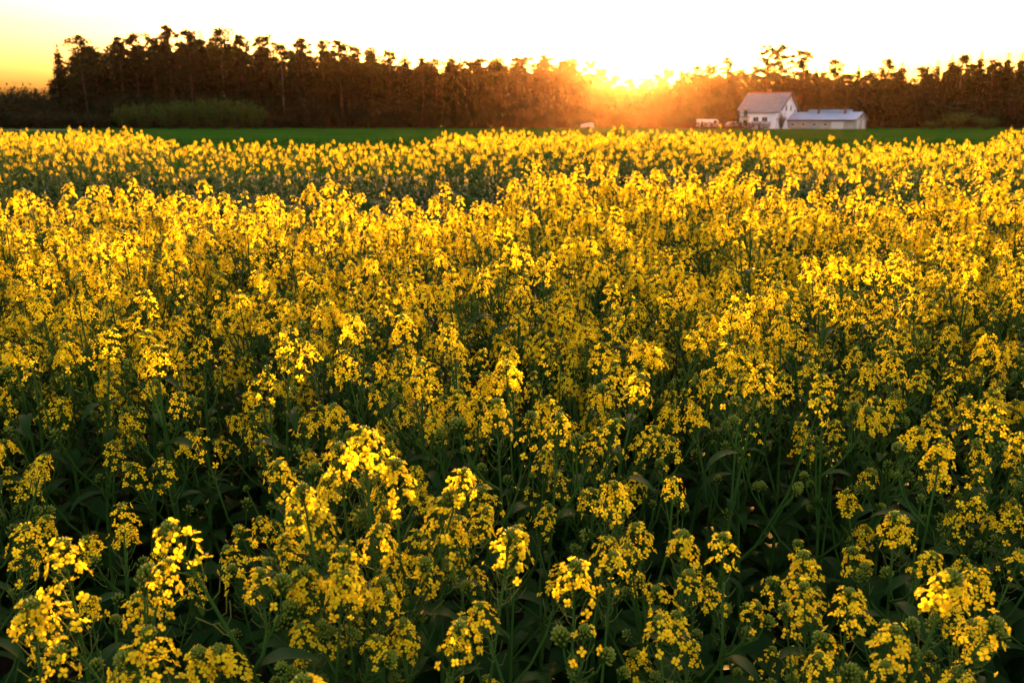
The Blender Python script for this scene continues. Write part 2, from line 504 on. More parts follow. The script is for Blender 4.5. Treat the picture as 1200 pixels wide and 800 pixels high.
# plants one can pick out at the front: head pixel, distance, variant, label
HERO = [
 (430, 520, 1.22, 4, 'tallest front rapeseed plant with a dense bright yellow flower head, left of centre'),
 (212, 600, 1.02, 9, 'lone leaning rapeseed plant with a loose flower head over the dark gap at lower left'),
 (78, 665, 1.00, 0, 'rapeseed plant with rounded orange-yellow head in the lower left corner'),
 (36, 715, .98, 6, 'rapeseed plant at the very edge of the lower left corner'),
 (672, 680, 1.05, 4, 'rapeseed plant with one compact head standing alone at lower centre'),
 (1108, 680, .98, 6, 'rapeseed plant with large orange-yellow flowers in the lower right corner'),
 (745, 450, 1.75, 1, 'rapeseed plant with upright head above the brown hollow, right of centre'),
 (890, 440, 1.75, 4, 'rapeseed plant with long bare stem and bright head right of the brown hollow'),
 (965, 458, 1.85, 0, 'rapeseed plant right beside the long-stemmed one, heads close together'),
 (800, 632, 1.28, 6, 'rapeseed plant with small head just below the brown hollow'),
 (850, 650, 1.22, 9, 'rapeseed plant with hanging loose flowers below and right of the brown hollow'),
 (1048, 610, 1.35, 3, 'rapeseed plant with spread heads behind the lower right corner plant'),
 (582, 485, 1.62, 7, 'rapeseed plant with two bright heads right of the tallest front plant'),
 (492, 438, 1.85, 2, 'rapeseed plant behind the tallest front plant and a little to its right'),
 (330, 550, 1.45, 1, 'rapeseed plant with small heads left of the tallest front plant'),
 (655, 505, 1.62, 0, 'rapeseed plant with narrow head at the middle of the front rows'),
 (1045, 425, 2.0, 5, 'bushy rapeseed plant with several bright heads at mid right'),
 (515, 595, 1.30, 3, 'rapeseed plant with scattered flowers right under the tallest front plant'),
 (602, 640, 1.28, 9, 'rapeseed plant with a few flowers and green buds left of the lone lower centre plant'),
 (375, 610, 1.18, 5, 'bushy rapeseed plant crowding the tallest front plant on its left'),
 (400, 670, 1.08, 2, 'full-flowered rapeseed plant at the bottom left of centre'),
 (255, 742, 1.0, 6, 'short rapeseed plant at the bottom edge under the leaning one'),
 (992, 715, 1.08, 0, 'rapeseed plant left of the orange-flowered one at the bottom edge'),
 (180, 765, .97, 9, 'short rapeseed plant low between the two lower left plants'),
 (775, 742, 1.08, 9, 'short rapeseed plant with green buds right of the lone lower centre plant'),
 (1165, 465, 1.9, 8, 'bushy rapeseed plant against the right edge of the picture'),
 (1040, 750, 1.0, 1, 'rapeseed plant at the bottom edge directly below the orange-flowered one'),
 (400, 548, 1.27, 2, 'full-flowered rapeseed plant touching the left side of the tallest front plant'),
 (462, 560, 1.24, 7, 'full-flowered rapeseed plant touching the right side of the tallest front plant'),
 (440, 628, 1.16, 13, 'rapeseed plant with loose heads at the foot of the tallest front plant'),
 (945, 655, 1.25, 6, 'slender rapeseed plant in the dark space left of the spread heads at lower right'),
]
rng = random.Random(2024)
used = []
plants = []
for px, py, Y, var, lab in HERO:
    p = at(px, py, Y)
    top = SKEL[var][1][0][1].translation + Vector((0, 0, .05))
    sc = min(1.12, max(.72, p.z / (top.z)))
    rz = rng.uniform(0, 6.28)
    o = Matrix.Rotation(rz, 4, 'Z') @ (top * sc)
    tx, ty = rng.uniform(-.08, .08), rng.uniform(-.08, .05)
    if 'leaning' in lab: tx = -.30
    # tilt about the base, then move the base so that the head keeps its place
    Mt = Matrix.Rotation(tx, 4, 'Y') @ Matrix.Rotation(ty, 4, 'X')
    o = Mt @ o
    loc = Vector((p.x - o.x, p.y - o.y, 0.0))
    plants.append((var, loc, rz, sc, (ty, tx), lab, None, True, Y))
    used.append((loc.x, loc.y))

def hollow(x, y):
    """bare or thin spots seen in the near patch"""
    def blob(px, py, Y, rx, ry):
        c = at(px, py, Y); return ((x - c.x) / rx) ** 2 + ((y - c.y) / ry) ** 2 < 1
    return blob(760, 600, 1.35, .17, .20) or blob(90, 590, 1.15, .36, .30) or blob(620, 700, 1.0, .12, .18) or blob(140, 480, 1.75, .28, .16) or blob(820, 310, 3.7, .16, .2)

cand = []
tries = 0
cell = {}
def free(x, y, dmin):
    cx, cy_ = int(x / .3), int(y / .3)
    for i in (-1, 0, 1):
        for j in (-1, 0, 1):
            for (a, b_) in cell.get((cx + i, cy_ + j), ()):
                if (a - x) ** 2 + (b_ - y) ** 2 < dmin * dmin: return False
    return True
def occupy(x, y): cell.setdefault((int(x / .3), int(y / .3)), []).append((x, y))
for x, y in used: occupy(x, y)
def edge(x): return 5.1 + .5 * math.sin(x * .9 + .6) + .35 * math.sin(x * 2.3) + .2 * math.sin(x * 5.1)
for _ in range(26000):
    y = rng.uniform(.45, 7.2)
    hw = .62 * y + .9
    x = rng.uniform(-hw, hw)
    if y > edge(x): continue
    if not free(x, y, .122 + .09 * min(1, max(0, (2.6 - y) / 1.2))): continue
    if hollow(x, y): continue
    h = 1.01 + .033 * y + rng.gauss(0, .075)
    if y < 1.15: h = min(h, .62 + .30 * y + rng.uniform(-.06, .04))
    if y < 2.0 and x < -.15 - .15 * y: h -= .10 * rng.random() + .05
    if y < 2.4: h = min(h, .88 + .12 * y)
    if x < -.27 * y - .05 and y < 2.3 and rng.random() < .5: continue
    h = max(.6, min(1.42, h))
    occupy(x, y)
    cand.append((x, y, h))

def in_view(x, y, h):
    # is the head inside the picture?
    c, s = math.cos(PITCH), math.sin(PITCH)
    dz = h - CAM_Z
    d = y * c - dz * s
    v = (y * s + dz * c) / d
    return abs(x / d) < .60 and -.41 < v < .41
cand.sort(key=lambda t: t[1])
NSINGLE = 300 - len(HERO)
singles = [c for c in cand if in_view(*c)][:NSINGLE]
sset = set(singles)
rest = [c for c in cand if c not in sset]
ymax = singles[-1][1]

def zone(x, y, h):
    c, s = math.cos(PITCH), math.sin(PITCH)
    d = y * c - (h - CAM_Z) * s
    px, py = 600 + F * x / d, 400 - F * (y * s + (h - CAM_Z) * c) / d
    col = ['spire-topped spruce', 'willow row', 'far end of the high stand', 'level wood', 'sun', 'farmhouse', 'shed', 'olive shrub'][sum(px > q for q in (110, 310, 480, 690, 790, 940, 1050))]
    row = ['atop the bright drift', 'in the upper bright drift', 'in the loose middle rows', 'in the thinner lower rows', 'along the bottom edge'][sum(py > q for q in (290, 380, 480, 640))]
    return 'rapeseed plant %s, below the %s' % (row, col), 'rapeseed plants %s below the %s' % (row, col)

for i, (x, y, h) in enumerate(singles):
    lab, grp = zone(x, y, h)
    plants.append((rng.randrange(NV), Vector((x, y, ground_z(x, y))), rng.uniform(0, 6.28), h / 1.15, (rng.gauss(0, .08), rng.gauss(0, .08) if rng.random() < .88 else rng.choice([-1, 1]) * rng.uniform(.2, .36)), lab, grp, y < 1.2, y))
for var, loc, rz, sc, tilt, lab, grp, sf, Y in plants:
    rape_plant(var, loc, rz, sc, tilt, lab, grp or 'front rapeseed plants one can pick out', sf)

def pmat(x, y, h, t=.1):
    return Matrix.Translation((x, y, ground_z(x, y))) @ Matrix.Rotation(rng.uniform(-t, t), 4, 'Y') @ Matrix.Rotation(rng.uniform(-t, t), 4, 'X') @ Matrix.Rotation(rng.uniform(0, 6.28), 4, 'Z') @ Matrix.Scale(h / 1.15, 4)

near_protos = [plant_joined(s, 1).arrays() for s in SKEL]
far_protos = [plant_joined(s, 2).arrays() for s in SKEL_FAR] + [plant_joined(s, 2).arrays() for s in SKEL_GREEN]
o = bake('rapeseed_crop', near_protos, [(rng.randrange(NV), pmat(x, y, h)) for x, y, h in rest], RAPE)
tag(o, 'dense mass of yellow rapeseed behind the single plants', 'rapeseed crop', kind='stuff')

# the gap and the far strip of the crop
places = []
cell.clear()
for _ in range(90000):
    y = rng.uniform(4.6, 24.0)
    hw = .62 * y + 1.5
    x = rng.uniform(-hw, hw)
    if y < edge(x) + .1: continue
    u = x / y                                                # direction from the camera
    start = 11.0 + .7 * math.sin(x * .7) + (1.2 if -.45 < u < -.12 else 0) - (2.2 if u > .28 else 0)
    stop = 23 - (5 if -.40 < u < -.10 else 0) - (4 if .32 < u < .55 else 0)
    if y > stop: continue
    if y < start:
        if not free(x, y, .26): continue
        occupy(x, y)
        places.append((8 + rng.randrange(4) if rng.random() < .9 else rng.randrange(8), pmat(x, y, rng.uniform(.32, .58) + (.55 * rng.random() if rng.random() < .16 else 0))))
    else:
        if not free(x, y, .24 if y < 13 else .26): continue
        occupy(x, y)
        h = (1.13 if y > start + 1.2 else 1.02) + rng.gauss(0, .08) + (.03 if -.06 < u < .25 else 0) - (.12 if (-.42 < u < -.08 or .30 < u < .56) and y > 11 else 0)
        places.append((rng.randrange(8) if rng.random() < .85 else 8 + rng.randrange(4), pmat(x, y, min(1.4, h))))
o = bake('far_rapeseed_strip', far_protos, places, RAPE)
tag(o, 'far strip of rapeseed beyond the dark green gap', 'rapeseed crop', kind='stuff')

# low leaves that hide the soil between the stems
def rosette(seed, lod, n):
    rr = random.Random(seed); b = MB()
    for k in range(n):
        a = k * 2.4 + rr.uniform(-.3, .3)
        b.put(BIGLEAF[lod][k % 4], TRS((rr.uniform(-.08, .08), rr.uniform(-.08, .08), rr.uniform(0, .34)), (rr.uniform(-.5, .5), 0, a), rr.uniform(.45, .95)))
    return b
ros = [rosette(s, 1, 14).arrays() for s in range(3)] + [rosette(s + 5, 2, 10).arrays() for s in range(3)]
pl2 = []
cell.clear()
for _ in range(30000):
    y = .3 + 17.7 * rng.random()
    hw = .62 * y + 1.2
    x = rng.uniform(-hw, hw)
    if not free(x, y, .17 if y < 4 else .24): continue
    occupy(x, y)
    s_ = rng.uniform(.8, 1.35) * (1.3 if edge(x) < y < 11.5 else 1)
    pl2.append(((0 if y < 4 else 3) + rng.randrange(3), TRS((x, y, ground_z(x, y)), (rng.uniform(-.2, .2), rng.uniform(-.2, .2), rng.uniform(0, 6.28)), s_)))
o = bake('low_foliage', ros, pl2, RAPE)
tag(o, 'dark green leaves covering the soil between the rapeseed stems', 'foliage', kind='stuff')

# grass on the meadow beyond the crop
gb = MB()
for _ in range(9000):
    y = 17 + 60 * rng.random() ** 1.6
    x = rng.uniform(-.66, .66) * y
    z = ground_z(x, y)
    for k in range(3):
        a = rng.uniform(0, 6.28); h = rng.uniform(.12, .28); w = .006 + .0012 * y * .3
        dx, dy = math.cos(a) * w, math.sin(a) * w
        n = gb.add([(x - dx, y - dy, z), (x + dx, y + dy, z), (x + rng.uniform(-.06, .06), y + rng.uniform(-.06, .06), z + h)])
        gb.tri(n, n + 1, n + 2)
tag(gb.build('meadow_grass', M_grass), 'short green grass on the meadow beyond the crop', 'grass', kind='stuff')

# ------------------------------------------------------------------ trees
M_bark = mat('bark', (0.035, 0.025, 0.018), (0.06, 0.042, 0.03), 3, 0.9, spec=0.1)
M_pinebark = mat('pine_bark', (0.06, 0.034, 0.02), (0.04, 0.025, 0.017), 2, 0.9, spec=0.1)
M_birch = mat('birch_bark', (0.15, 0.14, 0.12), (0.05, 0.045, 0.04), 2.5, 0.8, spec=0.1)
M_needle = mat('needles', (0.007, 0.014, 0.005), (0.012, 0.021, 0.006), .5, 0.8, trans=0.22, spec=0.05, world_noise=True)
M_pneedle = mat('pine_needles', (0.009, 0.016, 0.006), (0.015, 0.023, 0.007), .5, 0.8, trans=0.28, spec=0.05, world_noise=True)
M_leafy = mat('tree_leaves', (0.014, 0.023, 0.005), (0.022, 0.031, 0.006), .4, 0.8, trans=0.42, spec=0.05, world_noise=True)
M_willow = mat('willow_leaves', (0.036, 0.068, 0.009), (0.05, 0.085, 0.012), .6, 0.8, trans=0.35, spec=0.05, world_noise=True)
M_dkbush = mat('dark_bush_leaves', (0.009, 0.017, 0.005), (0.016, 0.025, 0.006), .6, 0.8, trans=0.25, spec=0.05, world_noise=True)

def leafquad(b, rr, c, s, flat=0.0, m=0):
    d = Vector((rr.gauss(0, 1), rr.gauss(0, 1), rr.gauss(0, 1) + flat)).normalized()
    u = d.orthogonal().normalized(); w = d.cross(u)
    a = rr.uniform(0, 6.28)
    e1 = (u * math.cos(a) + w * math.sin(a)) * s; e2 = (w * math.cos(a) - u * math.sin(a)) * s * .62
    n = b.add([c - e1 * .5, c + e2 * .55, c + e1 * .6, c - e2 * .5])
    b.quad(n, n + 1, n + 2, n + 3, m)

def clump(b, rr, c, rad, n, s, squash=.7):
    for _ in range(n):
        v = Vector((rr.gauss(0, 1), rr.gauss(0, 1), rr.gauss(0, 1)))
        v = v.normalized() * (rr.random() ** .5)
        leafquad(b, rr, c + Vector((v.x * rad, v.y * rad, v.z * rad * squash)), s * rr.uniform(.6, 1.3))

def pine(seed):
    rr = random.Random(seed); t, c = MB(), MB(); H = 25.0
    bend = Vector((rr.uniform(-1, 1), rr.uniform(-1, 1), 0))
    P = lambda k: Vector((0, 0, H * k)) + bend * math.sin(k * 2.4) * .6
    t.tube([P(k) for k in (0, .2, .4, .6, .8, .95)], [.30, .25, .21, .16, .10, .03], 7)
    z0 = rr.uniform(.26, .46)
    nl = rr.randrange(30, 38)
    for i in range(nl):
        k = z0 + (0.97 - z0) * (i + rr.random()) / nl
        k = min(k, .97)
        a = rr.uniform(0, 6.28)
        l = (1.0 - (k - z0) / (1 - z0)) ** .6 * rr.uniform(1.6, 4.0) + .7
        p = P(k); e = p + Vector((math.cos(a) * l, math.sin(a) * l, rr.uniform(.1, .9) * l * .5))
        t.tube([p, p.lerp(e, .5) + Vector((0, 0, .1)), e], [.07, .05, .02], 4)
        for q in range(4):
            cc = p.lerp(e, rr.uniform(.3, 1.08)) + Vector((rr.gauss(0, .4), rr.gauss(0, .4), rr.uniform(-.25, .5)))
            clump(c, rr, cc, rr.uniform(.5, 1.1), rr.randrange(26, 48), .44, .7)
    clump(c, rr, P(.965), 1.0, 80, .42, 1.1)
    for i in range(5):                                        # dead stubs
        k = rr.uniform(.2, z0); a = rr.uniform(0, 6.28)
        t.tube([P(k), P(k) + Vector((math.cos(a), math.sin(a), -.1)) * rr.uniform(.5, 1.3)], [.035, .01], 3)
    return t, c

def spruce(seed):
    rr = random.Random(seed); t, c = MB(), MB(); H = 25.0
    t.tube([(0, 0, 0), (0, 0, H * .5), (0, 0, H * .98)], [.28, .17, .02], 6)
    wmax = rr.uniform(3.0, 3.9)
    z = 2.2
    while z < H * .99:
        k = z / H
        l = wmax * (1 - k) ** .68 + .12
        nb = 7 if k < .9 else 5
        off = rr.uniform(0, 6.28)
        for j in range(nb):
            a = off + 6.28 * j / nb + rr.uniform(-.25, .25)
            ll = l * rr.uniform(.65, 1.12)
            dr = rr.uniform(.15, .42)
            e = Vector((math.cos(a) * ll, math.sin(a) * ll, z - ll * dr))
            n = max(3, int(ll * 7))
            for i in range(n):
                f = (i + rr.random()) / n
                p = Vector((0, 0, z)).lerp(e, f ** .8) + Vector((rr.gauss(0, .12), rr.gauss(0, .12), rr.uniform(-.3, .08)))
                leafquad(c, rr, p, rr.uniform(.42, .8) * (1.0 if k < .9 else .55), .6)
        z += rr.uniform(.42, .62)
    leafquad(c, rr, Vector((0, 0, H * .985)), .35)
    return t, c

def broadleaf(seed, slim=1.0, bare=.25):
    rr = random.Random(seed); t, c = MB(), MB(); H = 22.0
    bend = Vector((rr.uniform(-.8, .8), rr.uniform(-.8, .8), 0))
    P = lambda k: Vector((0, 0, H * k)) + bend * k * k
    t.tube([P(k) for k in (0, .2, .4, .6, .8, .97)], [.26, .21, .17, .12, .07, .02], 6)
    for i in range(30):
        k = bare + (.97 - bare) * (i + rr.random()) / 30
        a = rr.uniform(0, 6.28)
        prof = math.sin(math.pi * min(1, max(0.05, (k - bare + .06) / (1.05 - bare)))) ** .7
        l = (3.3 * prof + .5) * slim * rr.uniform(.6, 1.15)
        p = P(k); e = p + Vector((math.cos(a) * l, math.sin(a) * l, l * rr.uniform(.3, .9)))
        if e.z > H * 1.0: e.z = H * 1.0
        t.tube([p, p.lerp(e, .55) + Vector((0, 0, -.1)), e], [.055, .035, .012], 4)
        for q in range(2):
            cc = p.lerp(e, rr.uniform(.45, 1.1)) + Vector((rr.gauss(0, .4), rr.gauss(0, .4), rr.gauss(0, .3)))
            clump(c, rr, cc, rr.uniform(.7, 1.3), rr.randrange(48, 74), .44, .9)
    return t, c

def bush(seed, upright=1.0):
    rr = random.Random(seed); t, c = MB(), MB(); H = 5.0
    for i in range(26):
        a = rr.uniform(0, 6.28); l = rr.uniform(.5, 2.6)
        h = H * rr.uniform(.55, 1.0) * (1 - .12 * (l / 2.6) ** 2)
        e = Vector((math.cos(a) * l, math.sin(a) * l, h))
        b0 = Vector((math.cos(a) * .3, math.sin(a) * .3, 0))
        mid = b0.lerp(e, .5) + Vector((0, 0, .4))
        t.tube([b0, mid, e], [.05, .035, .008], 4)
        for q in range(70):
            f = rr.uniform(.12, 1.02)
            p = (b0.lerp(mid, f * 2) if f < .5 else mid.lerp(e, f * 2 - 1)) + Vector((rr.gauss(0, .28), rr.gauss(0, .28), rr.gauss(0, .25)))
            p.z = max(.05, p.z)
            leafquad(c, rr, p, rr.uniform(.14, .30))
    return t, c

KINDS = {}
def kind(name, gens, mt, mc):
    L = []
    for (t, c) in gens:
        L.append(dict(tm=t.mesh('trunk', mt), cm=c.mesh('crown', mc), t=t.arrays(), c=c.arrays(), H=max(v[2] for v in c.v)))
    KINDS[name] = L
kind('pine', [pine(s) for s in range(5)], M_pinebark, M_pneedle)
kind('spruce', [spruce(s + 20) for s in range(3)], M_bark, M_needle)
kind('broadleaf', [broadleaf(s + 40) for s in range(3)], M_bark, M_leafy)
kind('birch', [broadleaf(s + 60, .62, .35) for s in range(2)], M_birch, M_leafy)
kind('willow', [bush(s + 80) for s in range(3)], M_bark, M_willow)
kind('shrub', [bush(s + 90) for s in range(2)], M_bark, M_dkbush)

trng = random.Random(77)
def tree(name, kd, px, ytop, Y, label, cat, group, width=1.0, i=None):
    K = KINDS[kd]; d = K[trng.randrange(len(K)) if i is None else i % len(K)]
    p = at(px, ytop, Y)
    s = max(.1, p.z / d['H'])
    root = empty(name, (p.x, Y, 0.0), trng.uniform(0, 6.28))
    root.scale = (s * width * 1.2, s * width * 1.2, s)
    link('trunk', d['tm'], root); link('crown', d['cm'], root)
    tag(root, label, cat, group)
    return root

ORD = ['first', 'second', 'third', 'fourth', 'fifth', 'sixth', 'seventh', 'eighth', 'ninth', 'tenth', 'eleventh', 'twelfth', 'thirteenth', 'fourteenth', 'fifteenth', 'sixteenth', 'seventeenth', 'eighteenth', 'nineteenth', 'twentieth']

# high stand on the left
tree('spruce_tree', 'spruce', 66, 52, 214, 'lone spire-topped spruce at the left end of the high stand', 'tree', 'trees of the high left stand', 1.1)
left = [(92, 41, 'broadleaf'), (112, 58, 'pine'), (134, 42, 'pine'), (154, 38, 'pine'), (176, 36, 'broadleaf'), (196, 29, 'pine'), (216, 33, 'pine'), (234, 35, 'spruce'), (256, 31, 'birch'), (280, 39, 'pine'), (308, 40, 'pine'),
        (328, 50, 'birch'), (352, 43, 'pine'), (376, 46, 'broadleaf'), (398, 46, 'pine'), (414, 52, 'pine'), (434, 52, 'broadleaf'), (456, 58, 'pine'), (474, 58, 'spruce')]
for i, (px, yt, kd) in enumerate(left):
    kn = {'pine': 'pine', 'spruce': 'spruce', 'birch': 'birch', 'broadleaf': 'leafy tree'}[kd]
    tree({'pine': 'pine_tree', 'spruce': 'spruce_tree', 'birch': 'birch_tree', 'broadleaf': 'leafy_tree'}[kd], kd, px, yt, 212 + trng.uniform(-4, 8),
         'tall dark %s on the left skyline, %s tree right of the spire-topped spruce' % (kn, ORD[i]), 'tree', 'trees of the high left stand', trng.uniform(.85, 1.1))
# level wood left of the sun
mid = [(492, 67, 'pine'), (510, 68, 'broadleaf'), (529, 58, 'spruce'), (548, 66, 'broadleaf'), (566, 67, 'pine'), (585, 67, 'broadleaf'), (604, 66, 'pine'), (622, 65, 'broadleaf'), (640, 63, 'pine'), (657, 66, 'broadleaf'), (673, 67, 'pine'), (689, 70, 'broadleaf')]
for i, (px, yt, kd) in enumerate(mid):
    tree({'pine': 'pine_tree', 'spruce': 'spruce_tree', 'broadleaf': 'leafy_tree'}[kd], kd, px, yt, 216 + trng.uniform(-4, 8),
         '%s of the level wood left of the sun, %s from its left end' % ({'pine': 'pine', 'spruce': 'pointed spruce', 'broadleaf': 'leafy tree'}[kd], ORD[i]), 'tree', 'trees of the level wood left of the sun', trng.uniform(1.0, 1.25))
# low trees under the sun
low = [(706, 80, 'pine'), (722, 87, 'broadleaf'), (738, 91, 'pine'), (754, 90, 'broadleaf'), (770, 86, 'pine'), (784, 77, 'broadleaf')]
for i, (px, yt, kd) in enumerate(low):
    tree({'pine': 'pine_tree', 'birch': 'birch_tree', 'broadleaf': 'leafy_tree'}[kd], kd, px, yt, 216 + trng.uniform(-4, 6),
         'glowing lower tree under the sun, %s from the left of the dip' % ORD[i], 'tree', 'low trees in the dip under the sun', trng.uniform(1.0, 1.25))
# wood behind the house and shed
right = [(802, 80, 'broadleaf', 'leafy tree just right of the sun'), (818, 76, 'birch', 'slim tree second right of the sun'), (834, 72, 'broadleaf', 'leafy tree above the white car roofs'),
         (850, 66, 'pine', 'pine left of the house, its top above the neighbours'), (868, 80, 'broadleaf', 'leafy tree behind the left end of the house roof'), (886, 76, 'pine', 'pine rising behind the house ridge'),
         (902, 52, 'pine', 'tall pine behind the house, left one of the two highest'), (919, 51, 'pine', 'tall pine behind the house, right one of the two highest'), (942, 57, 'pine', 'tall pine between house and shed'),
         (958, 78, 'spruce', 'dark spruce over the left end of the shed'), (980, 68, 'birch', 'slim loose tree above the shed roof'), (1007, 75, 'spruce', 'pointed spruce above the right end of the shed'),
         (1022, 82, 'pine', 'low pine just right of the shed'), (1041, 68, 'birch', 'loose-crowned birch right of the shed'), (1058, 72, 'spruce', 'narrow spruce next to the loose-crowned birch'),
         (1079, 77, 'pine', 'round pine midway between shed and olive shrub'), (1100, 70, 'spruce', 'spruce above the left end of the olive shrub'), (1117, 63, 'spruce', 'spruce directly above the olive shrub'),
         (1130, 63, 'birch', 'thin birch above the olive shrub'), (1151, 59, 'spruce', 'highest broad spruce of the right end of the wood'), (1169, 69, 'pine', 'pine right of the highest broad spruce'),
         (1183, 61, 'spruce', 'spruce second from the right edge'), (1199, 61, 'spruce', 'spruce cut by the right edge of the picture'), (1222, 60, 'spruce', None)]
for px, yt, kd, lab in right:
    tree({'pine': 'pine_tree', 'birch': 'birch_tree', 'spruce': 'spruce_tree', 'broadleaf': 'leafy_tree'}[kd], kd, px, yt, 216 + trng.uniform(-3, 8), lab or 'spruce just outside the right edge', 'tree', 'trees of the wood behind the house', trng.uniform(.95, 1.2))

def skyline(px):
    X = [-60, 0, 50, 62, 70, 95, 150, 200, 260, 320, 400, 440, 480, 530, 600, 680, 700, 720, 745, 768, 790, 830, 870, 905, 940, 970, 1010, 1050, 1100, 1150, 1200, 1260]
    Yv = [108, 106, 101, 98, 78, 54, 47, 43, 46, 54, 56, 62, 70, 70, 69, 71, 80, 90, 96, 93, 84, 80, 84, 76, 80, 82, 84, 80, 76, 72, 70, 68]
    return float(np.interp(px, X, Yv))

# the depth of the wood behind the front trees, one mass
tp, tplaces = [], []
mats_all = [M_pinebark, M_pneedle, M_bark, M_needle, M_leafy, M_birch]
slot = {'pine': (0, 1), 'spruce': (2, 3), 'broadleaf': (2, 4), 'birch': (5, 4)}
pidx = {}
for kd in ('pine', 'spruce', 'broadleaf', 'birch'):
    for j, d in enumerate(KINDS[kd]):
        pidx[(kd, j)] = len(tp)
        (v1, f1, m1, s1), (v2, f2, m2, s2) = d['t'], d['c']
        keep = np.arange(len(f2)) // 2 % 2 == 0               # the mass needs fewer leaves per tree, each larger
        f2, m2, s2 = f2[keep], m2[keep], s2[keep]
        q = v2.reshape(-1, 4, 3); v2 = (q.mean(1, keepdims=True) + (q - q.mean(1, keepdims=True)) * 1.6).reshape(-1, 3)
        tp.append((np.concatenate([v1, v2]), np.concatenate([f1, f2 + len(v1)]), np.concatenate([m1 + slot[kd][0], m2 + slot[kd][1]]), np.concatenate([s1, s2])))
for row, (Y, drop) in enumerate([(222, 34), (226, 16), (230, 28), (235, 10), (241, 12), (248, 4), (256, 20), (264, 2), (272, 12)]):
    px = -70.0
    while px < 1275:
        yt = skyline(px) + drop * trng.uniform(.5, 1.8) + (6 if 690 < px < 800 else 0)
        if px < 500: kd = trng.choice(['pine', 'broadleaf', 'broadleaf', 'spruce'])
        elif px < 860: kd = trng.choice(['broadleaf', 'broadleaf', 'pine', 'birch'])
        else: kd = trng.choice(['spruce', 'spruce', 'pine', 'birch', 'broadleaf'])
        j = trng.randrange(len(KINDS[kd])); d = KINDS[kd][j]
        p = at(px, yt, Y + (120 if px < 60 else 0)); s = p.z / d['H']; w = s * (1.25 if s > .6 else 1.9)
        tplaces.append((pidx[(kd, j)], Matrix.Translation((p.x, p.y + trng.uniform(-3, 3), 0)) @ Matrix.Rotation(trng.uniform(0, 6.28), 4, 'Z') @ Matrix.Diagonal((w, w, s, 1))))
        px += trng.uniform(15, 25) * (1.5 if drop < 6 else 1)
o = bake('forest', tp, tplaces, mats_all)
tag(o, 'dark mass of the wood behind its front trees', 'forest', kind='stuff')

# scrub along the foot of the wood
bp, bpl = [], []
for kd, so in (('shrub', 0), ('willow', 0)):
    for d in KINDS[kd]:
        (v1, f1, m1, s1), (v2, f2, m2, s2) = d['t'], d['c']
        bp.append((np.concatenate([v1, v2]), np.concatenate([f1, f2 + len(v1)]), np.concatenate([m1, m2 + (1 if kd == 'shrub' else 2)]), np.concatenate([s1, s2])))
for Y, hmin, hmax in ((207, 2.0, 4.5), (212, 5.0, 9.5), (219, 7, 11), (228, 8, 12)):
    px = -80.0
    while px < 1290:
        inhouse = 800 < px < 1075
        h = trng.uniform(hmin, hmax) * (.6 if inhouse and Y < 210 else 1)
        p = at(px, 148, Y)
        s = h / 5.0; w = max(s, .7) * trng.uniform(.9, 1.4)
        bpl.append((trng.choice([0, 1]), Matrix.Translation((p.x, Y + trng.uniform(-1.5, 1.5), 0)) @ Matrix.Rotation(trng.uniform(0, 6.28), 4, 'Z') @ Matrix.Diagonal((w, w, s, 1))))
        px += trng.uniform(13, 24)
o = bake('undergrowth', bp, bpl, [M_bark, M_dkbush, M_willow])
tag(o, 'dark scrub along the foot of the wood', 'undergrowth', kind='stuff')

# bushes in front of the high left stand and at the right
bl = [(18, 128, 'shrub', 'low dark bush at the far left end of the wood'), (50, 126, 'shrub', 'dark bush second from the left end of the wood'), (82, 128, 'shrub', 'dark bush under the spire-topped spruce'), (112, 131, 'shrub', 'dark bush beside the left end of the willow row'),
      (142, 118, 'willow', 'leftmost willow bush of the olive green row'), (168, 117, 'willow', 'second willow bush from the left in the olive row'), (195, 115, 'willow', 'third willow bush from the left in the olive row'),
      (222, 113, 'willow', 'fourth willow bush from the left in the olive row'), (249, 111, 'willow', 'tallest willow bush of the olive row, fifth from the left'), (275, 112, 'willow', 'sixth willow bush from the left in the olive row'), (297, 117, 'willow', 'rightmost willow bush of the olive row')]
for px, yt, kd, lab in bl:
    g = 'willow bushes in a row' if kd == 'willow' else 'dark bushes left of the willow row'
    tree('willow_bush' if kd == 'willow' else 'dark_bush', kd, px, yt, 186 + trng.uniform(-2, 2), lab, 'bush', g, trng.uniform(.9, 1.15) * (1.0 if kd == 'willow' else 1.5))
for px, yt, w, lab in [(1122, 129, 1.25, 'broad olive shrub under the spruces at the right'), (1157, 135, 1.3, 'paler shrub right of the broad olive shrub'), (1094, 140, 1.2, 'low shrub at the left foot of the broad olive shrub')]:
    tree('olive_shrub', 'willow', px, yt, 176 + trng.uniform(-2, 2), lab, 'shrub', 'shrubs at the right', w * (1.3 if 'low' not in lab else 1.6))

# ------------------------------------------------------------------ farmstead
M_wall = mat('white_render', (0.80, 0.80, 0.82), (0.72, 0.72, 0.73), .8, 0.85, spec=0.2)
M_roof = mat('roof_tiles', (0.24, 0.215, 0.21), (0.18, 0.16, 0.155), 1.2, 0.95, spec=0.05)
M_dark = mat('dark_wood', (0.05, 0.032, 0.022), (0.07, 0.045, 0.03), 3, 0.7)
M_glass = mat('window_glass', (0.03, 0.032, 0.035), None, 1, 0.12, spec=0.6)
M_frame = mat('window_frame', (0.55, 0.50, 0.45), None, 1, 0.5)
M_shed = mat('shed_render', (0.42, 0.36, 0.29), (0.36, 0.30, 0.24), .7, 0.9, spec=0.1)
M_shedroof = mat('shed_roof_sheet', (0.26, 0.33, 0.42), (0.22, 0.28, 0.36), .5, 0.6, spec=0.2)
M_door = mat('pale_door', (0.60, 0.56, 0.50), None, 1, 0.6)
